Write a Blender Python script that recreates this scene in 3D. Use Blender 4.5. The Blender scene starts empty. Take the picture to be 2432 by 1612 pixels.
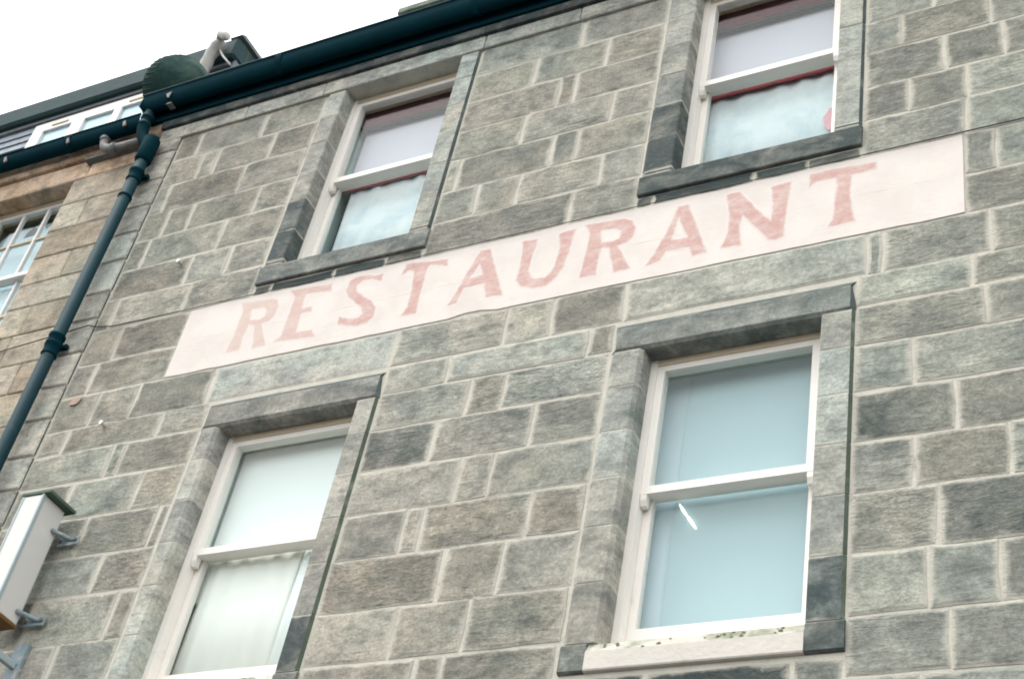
import bpy, bmesh, math, random
from mathutils import Matrix, Vector
from mathutils.geometry import tessellate_polygon
random.seed(11)
RND = random.Random(5)
sc = bpy.context.scene
C = sc.collection
# ------------------------------------------------------------------ camera
cam_d = bpy.data.cameras.new('camera')
cam = bpy.data.objects.new('camera', cam_d); C.objects.link(cam)
RT = Vector((0.8838077, 0.4358724, 0.1699975)); BK = Vector((0.434827, -0.6311865, -0.6422842))
RT.normalize(); BK = (BK - RT * BK.dot(RT)).normalized(); UP = BK.cross(RT)
M = Matrix((RT, UP, BK)).transposed().to_4x4()
M.translation = Vector((0, -6.0, 1.6))
cam.matrix_world = M
cam_d.sensor_width = 36; cam_d.lens = 53.739
cam_d.clip_start = .05; cam_d.clip_end = 3000
sc.camera = cam
# ------------------------------------------------------------------ world: thin bright overcast, sun lamp
w = bpy.data.worlds.new('World'); sc.world = w; w.use_nodes = True
nt = w.node_tree; bg = nt.nodes['Background']
SUN_EL, SUN_AZ = math.radians(64), math.radians(238)   # azimuth clockwise from +Y
sky = nt.nodes.new('ShaderNodeTexSky'); sky.sky_type = 'NISHITA'; sky.sun_disc = False
sky.sun_elevation = SUN_EL; sky.sun_rotation = SUN_AZ
sky.dust_density = 4; sky.air_density = 1.2
hsv = nt.nodes.new('ShaderNodeHueSaturation'); hsv.inputs['Saturation'].default_value = .35
mx = nt.nodes.new('ShaderNodeMix'); mx.data_type = 'RGBA'; mx.inputs[0].default_value = .6
mx.inputs[7].default_value = (7.9, 7.9, 7.75, 1)
nt.links.new(sky.outputs[0], hsv.inputs['Color']); nt.links.new(hsv.outputs[0], mx.inputs[6])
nt.links.new(mx.outputs[2], bg.inputs['Color']); bg.inputs['Strength'].default_value = .12
sd = bpy.data.lights.new('sun', 'SUN'); sd.energy = .75; sd.angle = math.radians(24); sd.color = (1, .96, .9)
so = bpy.data.objects.new('sun', sd); C.objects.link(so)
dirv = Vector((math.sin(SUN_AZ) * math.cos(SUN_EL), math.cos(SUN_AZ) * math.cos(SUN_EL), math.sin(SUN_EL)))
so.rotation_euler = dirv.to_track_quat('Z', 'Y').to_euler(); so.location = dirv * 60
sc.view_settings.view_transform = 'Standard'; sc.view_settings.look = 'None'
sc.view_settings.gamma = 1; sc.view_settings.use_curve_mapping = False
sc.view_settings.exposure = 1.60
sc.cycles.use_denoising = True
sc.cycles.filter_width = 1.9
sc.cycles.max_bounces = 8; sc.cycles.transparent_max_bounces = 12

# ------------------------------------------------------------------ materials
def newmat(name):
    m = bpy.data.materials.new(name); m.use_nodes = True
    n = m.node_tree; n.nodes.clear()
    o = n.nodes.new('ShaderNodeOutputMaterial'); b = n.nodes.new('ShaderNodeBsdfPrincipled')
    n.links.new(b.outputs[0], o.inputs[0])
    return m, n, b
class NB:
    def __init__(s, n): s.n = n
    def new(s, t, **k):
        x = s.n.nodes.new(t)
        for a, v in k.items(): setattr(x, a, v)
        return x
    def link(s, a, b): s.n.links.new(a, b)
    def val(s, sock, v):
        if hasattr(v, 'is_output'): s.link(v, sock)
        else: sock.default_value = v
    def noise(s, vec, scale, detail=4, rough=.55, dist=0):
        x = s.new('ShaderNodeTexNoise'); s.link(vec, x.inputs['Vector'])
        x.inputs['Scale'].default_value = scale; x.inputs['Detail'].default_value = detail
        x.inputs['Roughness'].default_value = rough; x.inputs['Distortion'].default_value = dist
        return x.outputs[0]
    def math(s, op, a, b=0.0, c=None, clamp=False):
        x = s.new('ShaderNodeMath', operation=op, use_clamp=clamp)
        s.val(x.inputs[0], a); s.val(x.inputs[1], b)
        if c is not None: s.val(x.inputs[2], c)
        return x.outputs[0]
    def mix(s, f, a, b, bt='MIX'):
        x = s.new('ShaderNodeMix', data_type='RGBA', blend_type=bt)
        s.val(x.inputs[0], f); s.val(x.inputs[6], a); s.val(x.inputs[7], b)
        return x.outputs[2]
    def ramp(s, f, stops):
        x = s.new('ShaderNodeValToRGB'); s.link(f, x.inputs[0])
        e = x.color_ramp.elements
        while len(e) < len(stops): e.new(.5)
        for i, (p, c) in enumerate(stops): e[i].position = p; e[i].color = tuple(c) + (1,)
        return x.outputs[0]
    def step(s, v, lo, hi):
        x = s.new('ShaderNodeMapRange', interpolation_type='SMOOTHSTEP'); s.link(v, x.inputs[0])
        x.inputs[1].default_value = lo; x.inputs[2].default_value = hi
        return x.outputs[0]
    def mapping(s, vec, scale=(1, 1, 1), rot=(0, 0, 0), loc=None):
        x = s.new('ShaderNodeMapping'); s.link(vec, x.inputs[0]); x.inputs['Scale'].default_value = scale
        x.inputs['Rotation'].default_value = rot
        if loc is not None: s.val(x.inputs['Location'], loc)
        return x.outputs[0]
    def bump(s, h, strength, dist, nrm=None):
        x = s.new('ShaderNodeBump'); s.link(h, x.inputs['Height'])
        x.inputs['Strength'].default_value = strength; x.inputs['Distance'].default_value = dist
        if nrm is not None: s.link(nrm, x.inputs['Normal'])
        return x.outputs[0]

def world_pos(b, jitter=True):
    g = b.new('ShaderNodeNewGeometry').outputs['Position']
    if not jitter: return g, None
    oi = b.new('ShaderNodeObjectInfo').outputs['Random']
    off = b.new('ShaderNodeCombineXYZ')
    b.link(b.math('MULTIPLY', oi, 37.0), off.inputs[0]); b.link(b.math('MULTIPLY', oi, 91.0), off.inputs[2])
    v = b.new('ShaderNodeVectorMath', operation='ADD'); b.link(g, v.inputs[0]); b.link(off.outputs[0], v.inputs[1])
    return v.outputs[0], oi

MORTAR = (.495, .475, .41, 1)
def stone_mat(name, cols, tooled=.5, edge=True, soot_col=(.020, .038, .042, 1), moss=0.0, bumpy=1.0):
    """weathered sandstone: mottled colour, bedding streaks, soot and mortar smears"""
    m, n, P = newmat(name); b = NB(n)
    pos, oi = world_pos(b)
    gpos = b.new('ShaderNodeNewGeometry').outputs['Position']
    big = b.noise(pos, 2.3, 9, .7, .2)
    col = b.ramp(big, [(.30, cols[0]), (.45, cols[1]), (.57, cols[2]), (.74, cols[3])])
    # cool grey weathering drifting across whole lengths of wall, blocks keep their own share of it
    cool = b.step(b.noise(b.mapping(gpos, (.5, .5, .9)), 1.0, 3, .6), .40, .66)
    sx = b.new('ShaderNodeSeparateXYZ'); b.link(gpos, sx.inputs[0])
    cool = b.math('MULTIPLY', b.math('MAXIMUM', cool, b.step(sx.outputs[0], -5.5, -1.0)), b.math('MULTIPLY_ADD', oi, .5, .5))
    col = b.mix(cool, col, b.mix(1.0, col, (.85, .99, 1.02, 1), 'MULTIPLY'))
    streak = b.noise(b.mapping(pos, (2.0, 2.0, 9)), 2.2, 6, .68, .8)
    fine = b.noise(pos, 46, 6, .8)
    mid = b.noise(pos, 7.5, 8, .76, .25)
    diag = b.noise(b.mapping(pos, (6, 3, 17), (0, math.radians(38), 0)), 2.2, 4, .65, .5)
    pick = b.step(b.math('FRACT', b.math('MULTIPLY', oi, 7.31)), .35, .75)
    grain = b.math('ADD', b.math('MULTIPLY', streak, b.math('SUBTRACT', 1.0, pick)), b.math('MULTIPLY', diag, pick))
    r2 = b.math('FRACT', b.math('MULTIPLY', oi, 13.7)); r3 = b.math('FRACT', b.math('MULTIPLY', oi, 29.3))
    amp = b.math('MULTIPLY_ADD', r2, 1.1, .25)                     # some blocks droved, some rubbed nearly smooth
    k = b.math('MULTIPLY_ADD', b.math('SUBTRACT', grain, .5), amp, 1.0)
    col = b.mix(b.math('MULTIPLY', r3, .5), col, b.mix(1.0, col, (1.10, 1.0, .88, 1), 'MULTIPLY'))
    k = b.math('MULTIPLY', k, b.math('MULTIPLY_ADD', fine, 1.7, .15))
    k = b.math('MULTIPLY', k, b.math('MULTIPLY_ADD', mid, 1.05, .47))
    tone = b.new('ShaderNodeAttribute', attribute_type='OBJECT', attribute_name='tone').outputs['Fac']
    k = b.math('MULTIPLY', k, b.math('MULTIPLY_ADD', oi, .36, .83))
    k = b.math('MULTIPLY', k, b.math('MULTIPLY_ADD', tone, .6, 1.0))
    cc = b.new('ShaderNodeCombineColor'); [b.link(k, cc.inputs[i]) for i in range(3)]
    col = b.mix(1.0, col, cc.outputs[0], 'MULTIPLY')
    cloud = b.step(b.noise(b.mapping(pos, (1, 1, 1.7)), 4.2, 8, .72, .2), .45, .70)   # dark weathering clouds
    col = b.mix(b.math('MULTIPLY', cloud, .62), col, (.075, .088, .082, 1))
    alg = b.step(b.noise(pos, 2.7, 5, .65), .55, .76)               # greenish algae film
    col = b.mix(b.math('MULTIPLY', alg, .34 + moss), col, (.115, .15, .09, 1))
    pale = b.step(b.noise(pos, 3.1, 5, .65, .6), .60, .76)           # rubbed pale patches
    col = b.mix(b.math('MULTIPLY', pale, .45), col, (.36, .335, .285, 1))
    soot = b.new('ShaderNodeAttribute', attribute_type='OBJECT', attribute_name='soot').outputs['Fac']
    sn = b.noise(b.mapping(pos, (1, 1, 1.5)), 3.2, 7, .68, .7)
    sf = b.math('MULTIPLY_ADD', soot, 1.05, b.math('SUBTRACT', sn, .98))
    sf = b.math('MULTIPLY', sf, 2.3, clamp=True)
    spot = b.step(b.noise(pos, 5.0, 6, .68, .5),   .64, .79)
    sf = b.math('MAXIMUM', b.math('MULTIPLY', sf, .86), b.math('MULTIPLY', spot, .7))
    col = b.mix(sf, col, soot_col)
    if edge:
        e = b.new('ShaderNodeAttribute', attribute_name='edge').outputs['Fac']
        en = b.noise(gpos, 7, 4, .65)
        ef = b.math('ADD', b.math('MULTIPLY', e, 1.15), b.math('MULTIPLY_ADD', en, 1.7, -1.12))
        ef = b.math('MULTIPLY', b.step(ef, .05, .85), .82)
        col = b.mix(ef, col, MORTAR)
    b.link(col, P.inputs['Base Color'])
    P.inputs['Roughness'].default_value = .92
    P.inputs['Specular IOR Level'].default_value = .25
    h = b.math('ADD', b.math('MULTIPLY', b.math('MULTIPLY', grain, amp), .5 + tooled * .5), b.math('MULTIPLY', fine, .30))
    h = b.math('ADD', h, b.math('MULTIPLY', mid, b.math('MULTIPLY_ADD', r3, 1.1, .4)))
    b.link(b.bump(h, .75 * bumpy, .026), P.inputs['Normal'])
    return m

M_STONE = stone_mat('rubble_sandstone', [(.145, .148, .134), (.255, .247, .216), (.325, .307, .262), (.435, .403, .342)])
M_DRESS = stone_mat('dressed_sandstone', [(.215, .222, .205), (.32, .316, .287), (.39, .376, .334), (.48, .45, .395)], .05, True, moss=-.12, bumpy=.28)
M_EAVE = stone_mat('eaves_sandstone', [(.14, .15, .15), (.26, .26, .24), (.36, .33, .29), (.46, .40, .34)], .05, False, (.012, .03, .038, 1), bumpy=.5)
M_WARM = stone_mat('warm_sandstone', [(.25, .21, .16), (.35, .30, .235), (.41, .355, .285), (.50, .43, .35)], .1, False, (.07, .065, .06, 1), bumpy=.6)
M_ORANGE = stone_mat('buff_sandstone', [(.48, .30, .17), (.60, .44, .31), (.70, .55, .43), (.76, .64, .53)], .1, False, bumpy=.5)
def simple(name, col, rough=.6, var=.12, scale=8, metal=0.0, spec=.4, bump=.15, dirt=None, dirt_lo=.55, dirt_hi=.75):
    m, n, P = newmat(name); b = NB(n); pos, oi = world_pos(b)
    nz = b.noise(pos, scale, 5, .6)
    k = b.math('MULTIPLY_ADD', nz, var * 2, 1 - var)
    cc = b.new('ShaderNodeCombineColor'); [b.link(k, cc.inputs[i]) for i in range(3)]
    c = b.mix(1.0, tuple(col) + (1,), cc.outputs[0], 'MULTIPLY')
    if dirt:
        d = b.step(b.noise(pos, scale * .6, 6, .65, .4), dirt_lo, dirt_hi)
        c = b.mix(d, c, tuple(dirt) + (1,))
    b.link(c, P.inputs['Base Color']); P.inputs['Roughness'].default_value = rough
    P.inputs['Metallic'].default_value = metal; P.inputs['Specular IOR Level'].default_value = spec
    if bump: b.link(b.bump(b.noise(pos, scale * 5, 4, .6), bump, .01), P.inputs['Normal'])
    return m
M_MORTAR = simple('lime_mortar', MORTAR[:3], .95, .22, 9, spec=.2, bump=.5, dirt=(.30, .29, .25), dirt_lo=.54, dirt_hi=.75)
M_MORTW = simple('warm_mortar', (.24, .20, .155), .95, .2, 9, spec=.2, bump=.4)
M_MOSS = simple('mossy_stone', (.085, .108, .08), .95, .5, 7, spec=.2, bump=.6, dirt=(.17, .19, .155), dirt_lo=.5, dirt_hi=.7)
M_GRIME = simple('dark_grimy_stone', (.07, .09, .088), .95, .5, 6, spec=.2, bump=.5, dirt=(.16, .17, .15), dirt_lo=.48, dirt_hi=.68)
M_CUSHION = simple('moss_cushion', (.13, .145, .095), .95, .4, 20, spec=.1, bump=.5)
M_IRON = simple('dark_painted_iron', (.0016, .022, .031), .85, .35, 6, spec=.04, bump=.12, dirt=(.006, .028, .035), dirt_lo=.60, dirt_hi=.80)
M_PIPE = simple('teal_painted_pipe', (.003, .029, .039), .7, .3, 6, spec=.15, bump=.1, dirt=(.02, .05, .062), dirt_lo=.62, dirt_hi=.8)
M_GREYIRON = simple('weathered_grey_iron', (.16, .155, .15), .7, .4, 14, spec=.4, bump=.3, dirt=(.09, .09, .09))
M_WHITE = simple('cream_white_paint', (.80, .765, .71), .5, .05, 5, spec=.4, bump=.05, dirt=(.52, .48, .40), dirt_lo=.58, dirt_hi=.82)
M_CREAM = simple('tan_paint', (.56, .475, .35), .55, .06, 5, spec=.35, bump=.05)
M_UPVC = simple('white_plastic', (.72, .69, .665), .4, .03, 4, spec=.4, bump=0)
M_SILLPAINT = simple('cream_sill_paint', (.55, .52, .47), .8, .14, 6, spec=.25, bump=.3, dirt=(.33, .33, .27), dirt_lo=.60, dirt_hi=.74)
M_SILLMOSS = simple('mossy_sill_paint', (.47, .45, .40), .85, .2, 7, spec=.2, bump=.5, dirt=(.21, .225, .165), dirt_lo=.45, dirt_hi=.66)
M_BRACK = simple('galvanised_steel', (.20, .26, .28), .6, .25, 12, spec=.3, bump=.2, dirt=(.42, .42, .39), dirt_lo=.5, dirt_hi=.62)
M_RUST = simple('rusty_brown_metal', (.16, .085, .03), .8, .4, 12, spec=.2, bump=.3)
M_FLUE = simple('aged_white_flue', (.38, .37, .345), .6, .15, 12, spec=.2, bump=.15, dirt=(.28, .28, .25), dirt_lo=.55)
M_BOX = simple('white_sign_acrylic', (.60, .59, .565), .45, .04, 3, spec=.4, bump=0, dirt=(.66, .68, .66), dirt_lo=.6, dirt_hi=.8)
M_TRIM = simple('blue_grey_trim', (.33, .40, .42), .5, .1, 6, spec=.4, bump=.1)
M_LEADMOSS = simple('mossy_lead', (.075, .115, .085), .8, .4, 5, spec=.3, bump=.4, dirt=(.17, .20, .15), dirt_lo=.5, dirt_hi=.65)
M_FASCIA = simple('dark_weathered_fascia', (.018, .045, .05), .8, .4, 4, spec=.3, bump=.4, dirt=(.045, .085, .045), dirt_lo=.52, dirt_hi=.66)
M_SLATE = simple('blue_grey_slate', (.27, .31, .35), .7, .3, 6, spec=.35, bump=.3)
M_LEAD = simple('grey_lead', (.13, .145, .15), .7, .3, 6, spec=.4, bump=.3, dirt=(.24, .25, .25))
M_DISH = simple('moss_stained_dish', (.022, .05, .047), .9, .5, 5, spec=.05, bump=.5, dirt=(.06, .095, .078), dirt_lo=.46, dirt_hi=.66)
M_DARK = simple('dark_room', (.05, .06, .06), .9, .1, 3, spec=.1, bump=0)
M_INGO = simple('pale_teal_paint', (.62, .76, .75), .6, .06, 4, spec=.3, bump=0)
M_RED = simple('dark_red_cloth', (.12, .03, .042), .9, .3, 8, spec=.1, bump=.2)
M_PINKRED = simple('red_scalloped_trim', (.42, .10, .115), .9, .3, 9, spec=.1, bump=.1)
M_LILAC = simple('lilac_white_blind', (.66, .625, .695), .9, .03, 3, spec=.1, bump=0)
M_NET = simple('white_net_curtain', (.78, .82, .845), .9, .10, 6, spec=.1, bump=.2, dirt=(.58, .68, .74), dirt_lo=.42, dirt_hi=.72)
M_PINK = simple('pink_flower_print', (.78, .42, .46), .9, .2, 14, spec=.1, bump=0)
M_WBLIND = simple('white_roller_blind', (.92, .93, .92), .9, .02, 3, spec=.1, bump=0)
M_CURT = simple('cream_curtain', (.89, .86, .81), .9, .04, 3, spec=.1, bump=.1)
M_BLUE = simple('pale_blue_sheet', (.48, .59, .63), .9, .02, 3, spec=.1, bump=0)
M_BLUEL = simple('paler_blue_edge', (.58, .665, .72), .9, .02, 3, spec=.1, bump=0)
M_NBLUE = simple('powder_blue_blind', (.62, .76, .84), .9, .03, 3, spec=.1, bump=0)
M_TEAL = simple('dull_teal_blind', (.17, .26, .25), .9, .15, 4, spec=.1, bump=0)
M_ROOFSL = simple('dark_roof_slate', (.10, .115, .125), .75, .3, 6, spec=.3, bump=.3)
M_CABLE = simple('black_cable', (.022, .02, .02), .6, .1, 5, bump=0)
M_BOLT = simple('zinc_bolt', (.55, .56, .55), .45, .2, 20, metal=.3, bump=.1)
M_RUSTPATCH = simple('rust_stained_filler', (.40, .32, .265), .95, .25, 30, spec=.1, bump=.5, dirt=(.24, .13, .09), dirt_lo=.52, dirt_hi=.62)
M_ASPH = simple('asphalt', (.04, .04, .042), .9, .25, 3, spec=.3, bump=.4)
M_PAVE = simple('paving', (.07, .068, .065), .9, .2, 2, spec=.2, bump=.3)
M_GROUND = simple('street_ground', (.045, .045, .045), .95, .2, 1, spec=.2, bump=.2)

def paint_mats():
    m, n, P = newmat('faded_cream_wall_paint'); b = NB(n); pos, oi = world_pos(b, False)
    nz = b.noise(pos, 3, 6, .6)
    c = b.ramp(nz, [(.3, (.585, .535, .498)), (.55, (.645, .60, .557)), (.8, (.665, .628, .59))])
    st = b.noise(b.mapping(pos, (2, 2, 26)), 2, 4, .6)
    c = b.mix(b.math('MULTIPLY', b.step(st, .60, .82), .30), c, (.45, .41, .375, 1))
    bare = b.step(b.noise(pos, 11, 5, .7), .70, .80)
    c = b.mix(b.math('MULTIPLY', bare, .45), c, (.45, .43, .36, 1))
    blot = b.step(b.noise(pos, 1.7, 6, .7, .3), .58, .76)
    c = b.mix(b.math('MULTIPLY', blot, .40), c, (.53, .495, .435, 1))
    b.link(c, P.inputs['Base Color']); P.inputs['Roughness'].default_value = .9; P.inputs['Specular IOR Level'].default_value = .2
    h = b.math('ADD', b.math('MULTIPLY', st, .7), b.math('MULTIPLY', b.noise(pos, 30, 5, .6), .5))
    b.link(b.bump(h, .16, .010), P.inputs['Normal'])
    m2, n, P = newmat('faded_red_lettering'); b = NB(n); pos, oi = world_pos(b, False)
    nz = b.noise(b.mapping(pos, (1, 1, 1.6)), 6, 8, .78)
    c = b.ramp(nz, [(.30, (.46, .265, .24)), (.48, (.51, .345, .315)), (.62, (.565, .445, .405)), (.76, (.61, .54, .49))])
    fx = b.new('ShaderNodeSeparateXYZ'); b.link(pos, fx.inputs[0])
    fade = b.step(fx.outputs[0], -5.2, -6.6)
    c = b.mix(b.math('MULTIPLY', fade, .68), c, (.58, .495, .44, 1))
    sp = b.step(b.noise(pos, 45, 3, .7), .56, .74)
    c = b.mix(b.math('MULTIPLY', sp, .35), c, (.61, .555, .51, 1))
    ed = b.new('ShaderNodeAttribute', attribute_name='edge').outputs['Fac']          # brushed-out, worn rims
    ef = b.math('ADD', b.math('MULTIPLY', ed, 1.2), b.math('MULTIPLY_ADD', b.noise(pos, 16, 5, .7), 1.3, -.72))
    c = b.mix(b.step(ef, .0, .95), c, (.635, .586, .548, 1))
    b.link(c, P.inputs['Base Color']); P.inputs['Roughness'].default_value = .9; P.inputs['Specular IOR Level'].default_value = .2
    st = b.noise(b.mapping(pos, (2, 2, 26)), 2, 4, .6)
    b.link(b.bump(b.math('ADD', st, b.noise(pos, 30, 5, .6)), .15, .01), P.inputs['Normal'])
    return m, m2
M_SIGN, M_LETTER = paint_mats()
def glass_mat():
    m = bpy.data.materials.new('window_glass'); m.use_nodes = True; n = m.node_tree; n.nodes.clear(); b = NB(n)
    o = b.new('ShaderNodeOutputMaterial'); t = b.new('ShaderNodeBsdfTransparent'); g = b.new('ShaderNodeBsdfGlossy')
    t.inputs[0].default_value = (.95, .98, .975, 1); g.inputs['Roughness'].default_value = .02
    lw = b.new('ShaderNodeLayerWeight'); f5 = b.math('POWER', lw.outputs['Facing'], 5.0)   # Schlick, same from both sides of the sheet
    x = b.new('ShaderNodeMixShader'); b.link(b.math('MULTIPLY_ADD', f5, .5, .018), x.inputs[0])
    b.link(t.outputs[0], x.inputs[1]); b.link(g.outputs[0], x.inputs[2]); b.link(x.outputs[0], o.inputs[0])
    return m
M_GLASS = glass_mat()
def streak_mat():
    m, n, P = newmat('glowing_streak'); P.inputs['Base Color'].default_value = (.9, .9, .85, 1)
    P.inputs['Emission Color'].default_value = (1, .98, .92, 1); P.inputs['Emission Strength'].default_value = .55  # glow of the added streak in the blue window
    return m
M_STREAK = streak_mat()

# ------------------------------------------------------------------ mesh helpers
class MB:
    def __init__(s): s.v = []; s.f = []; s.mi = []; s.ed = {}
    def add(s, vs, fs, mi=0):
        o = len(s.v); s.v += [tuple(p) for p in vs]
        for f in fs: s.f.append(tuple(i + o for i in f)); s.mi.append(mi)
        return o
    def box(s, x0, x1, y0, y1, z0, z1, mi=0, c=0.0):
        if c <= 0:
            s.add([(x, y, z) for x in (x0, x1) for y in (y0, y1) for z in (z0, z1)],
                  [(0, 1, 3, 2), (4, 6, 7, 5), (0, 4, 5, 1), (2, 3, 7, 6), (0, 2, 6, 4), (1, 5, 7, 3)], mi)
            return
        bm = bmesh.new(); bmesh.ops.create_cube(bm, size=1)
        for v in bm.verts: v.co = Vector(((x0 + x1) / 2 + v.co.x * (x1 - x0), (y0 + y1) / 2 + v.co.y * (y1 - y0), (z0 + z1) / 2 + v.co.z * (z1 - z0)))
        bmesh.ops.bevel(bm, geom=list(bm.edges), offset=c, segments=1, affect='EDGES')
        bm.verts.index_update(); s.add([v.co[:] for v in bm.verts], [[v.index for v in f.verts] for f in bm.faces], mi); bm.free()
    def ring(s, x0, x1, z0, z1, wl, wr, wb, wt, y0, y1, mi=0):
        """rectangular frame: stiles full height, rails butted between them"""
        s.box(x0, x0 + wl, y0, y1, z0, z1, mi); s.box(x1 - wr, x1, y0, y1, z0, z1, mi)
        s.box(x0 + wl, x1 - wr, y0, y1, z1 - wt, z1, mi); s.box(x0 + wl, x1 - wr, y0, y1, z0, z0 + wb, mi)
    def tube(s, pts, r, n=14, mi=0, caps=True):
        pts = [Vector(p) for p in pts]; rs = r if isinstance(r, (list, tuple)) else [r] * len(pts)
        up = None; o = len(s.v); N = len(pts)
        for i, p in enumerate(pts):
            t = (pts[min(i + 1, N - 1)] - pts[max(i - 1, 0)]).normalized()
            if up is None: up = t.orthogonal().normalized()
            up = (up - t * up.dot(t)).normalized(); q = t.cross(up)
            for k in range(n):
                a = 2 * math.pi * k / n; s.v.append(tuple(p + (up * math.cos(a) + q * math.sin(a)) * rs[i]))
        for i in range(N - 1):
            for k in range(n):
                k2 = (k + 1) % n; s.f.append((o + i * n + k, o + i * n + k2, o + (i + 1) * n + k2, o + (i + 1) * n + k)); s.mi.append(mi)
        if caps:
            s.f.append(tuple(o + k for k in reversed(range(n)))); s.mi.append(mi)
            s.f.append(tuple(o + (N - 1) * n + k for k in range(n))); s.mi.append(mi)
    def prism_x(s, prof, x0, x1, mi=0):
        """profile [(y,z)] swept along x"""
        n = len(prof); o = s.add([(x0, y, z) for y, z in prof] + [(x1, y, z) for y, z in prof], [], mi)
        for k in range(n):
            k2 = (k + 1) % n; s.f.append((o + k, o + k2, o + n + k2, o + n + k)); s.mi.append(mi)
        s.f.append(tuple(o + k for k in reversed(range(n)))); s.mi.append(mi); s.f.append(tuple(o + n + k for k in range(n))); s.mi.append(mi)
    def plate(s, loops, y0, y1, mi=0):
        """flat shape in x,z (outer loop + holes) given thickness y0 (front) .. y1"""
        vs = [[Vector((p[0], 0, p[1])) for p in l] for l in loops]
        tris = tessellate_polygon(vs); flat = [p for l in loops for p in l]; n = len(flat)
        o = s.add([(p[0], y0, p[1]) for p in flat] + [(p[0], y1, p[1]) for p in flat], [], mi)
        for t in tris:
            s.f.append(tuple(o + i for i in t)); s.mi.append(mi); s.f.append(tuple(o + n + i for i in reversed(t))); s.mi.append(mi)
        a = 0
        for l in loops:
            m = len(l)
            for k in range(m):
                k2 = (k + 1) % m; s.f.append((o + a + k, o + a + k2, o + n + a + k2, o + n + a + k)); s.mi.append(mi)
            a += m
    def build(s, name, mats, parent=None, smooth=False, edge=None, origin=None):
        mats = mats if isinstance(mats, (list, tuple)) else [mats]
        if origin is None:
            xs, ys, zs = zip(*s.v); origin = ((min(xs) + max(xs)) / 2, (min(ys) + max(ys)) / 2, min(zs))
        ox, oy, oz = origin
        me = bpy.data.meshes.new(name); me.from_pydata([(x - ox, y - oy, z - oz) for x, y, z in s.v], [], s.f)
        for m in mats: me.materials.append(m)
        for i, p in enumerate(me.polygons): p.material_index = s.mi[i]; p.use_smooth = smooth
        if edge is not None:
            at = me.attributes.new('edge', 'FLOAT', 'POINT')
            for i, e in enumerate(edge): at.data[i].value = e
        bm = bmesh.new(); bm.from_mesh(me); bmesh.ops.recalc_face_normals(bm, faces=bm.faces); bm.to_mesh(me); bm.free()
        o = bpy.data.objects.new(name, me); C.objects.link(o)
        if parent is not None:
            o.parent = parent; wl = Vector((0, 0, 0)); p = parent
            while p is not None: wl += p.location; p = p.parent
            o.location = Vector(origin) - wl
        else: o.location = origin
        return o
def smooth_by_angle(o, deg=35):
    me = o.data
    for p in me.polygons: p.use_smooth = True
    bm = bmesh.new(); bm.from_mesh(me)
    for e in bm.edges:
        if len(e.link_faces) == 2 and e.calc_face_angle(0) > math.radians(deg): e.smooth = False
    bm.to_mesh(me); bm.free(); return o
def empty(name, loc, parent=None):
    o = bpy.data.objects.new(name, None); C.objects.link(o); o.empty_display_size = .2
    if parent is not None:
        o.parent = parent; wl = Vector((0, 0, 0)); p = parent
        while p is not None: wl += p.location; p = p.parent
        o.location = Vector(loc) - wl
    else: o.location = loc
    return o
def tag(o, label=None, cat=None, group=None, kind=None):
    for k, v in (('label', label), ('category', cat), ('group', group), ('kind', kind)):
        if v: o[k] = v
    return o

def stone(parent, x0, x1, z0, z1, yf=-.0060, mat=None, gapx=.011, gapz=.0055, soot=None, tone=None, yb=.03, bev=.0045, rough=.0085, name='stone', inset=.020, mi_side=None):
    """one block: uneven outline, arris rounded, face slightly proud"""
    a0, a1, b0, b1 = x0 + gapx, x1 - gapx, z0 + gapz, z1 - gapz
    if a1 - a0 < .02 or b1 - b0 < .02: return None
    j = lambda s: RND.uniform(-s, s)
    nx = 3 if a1 - a0 > .45 else 2
    P = []
    for i in range(nx): P.append((a0 + (a1 - a0) * i / nx, b0))
    for i in range(2): P.append((a1, b0 + (b1 - b0) * i / 2))
    for i in range(nx): P.append((a1 - (a1 - a0) * i / nx, b1))
    for i in range(2): P.append((a0, b1 - (b1 - b0) * i / 2))
    P = [(x + j(rough), z + j(rough * .8)) for x, z in P]
    cx, cz = (a0 + a1) / 2, (b0 + b1) / 2
    def ins(p, d):
        x, z = p
        sx = 1 - min(d / max(.02, (a1 - a0) / 2), .45); sz = 1 - min(d / max(.02, (b1 - b0) / 2), .45)
        return cx + (x - cx) * sx, cz + (z - cz) * sz
    n = len(P); mb = MB(); yj = j(.0015)
    mb.v = [(x, yb, z) for x, z in P] + [(x, yf + bev, z) for x, z in P]
    e = [1.0 if (abs(p[0] - a0) < .02 or abs(p[0] - a1) < .02) else .8 for p in P] * 2
    I = [ins(p, inset) for p in P]
    mb.v += [(x, yf + yj + j(.001), z) for x, z in I]; e += [.55 if (i in (0,) or abs(P[i][0] - a0) < .02 or abs(P[i][0] - a1) < .02) else .34 for i in range(n)]
    J = [ins(p, inset * 3) for p in P]
    mb.v += [(x, yf + yj + j(.0015), z) for x, z in J]; e += [0.0] * n
    for r in range(3):
        for k in range(n):
            k2 = (k + 1) % n; mb.f.append((r * n + k, r * n + k2, (r + 1) * n + k2, (r + 1) * n + k)); mb.mi.append(0)
    mb.f.append(tuple(3 * n + k for k in range(n))); mb.mi.append(0)
    o = mb.build(name, mat or M_STONE, parent, edge=e)
    o['soot'] = float(soot if soot is not None else RND.choice([0, .1, .2, .25, .3, .36]))
    o['tone'] = float(tone if tone is not None else RND.uniform(-.25, .25))
    return o

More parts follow.
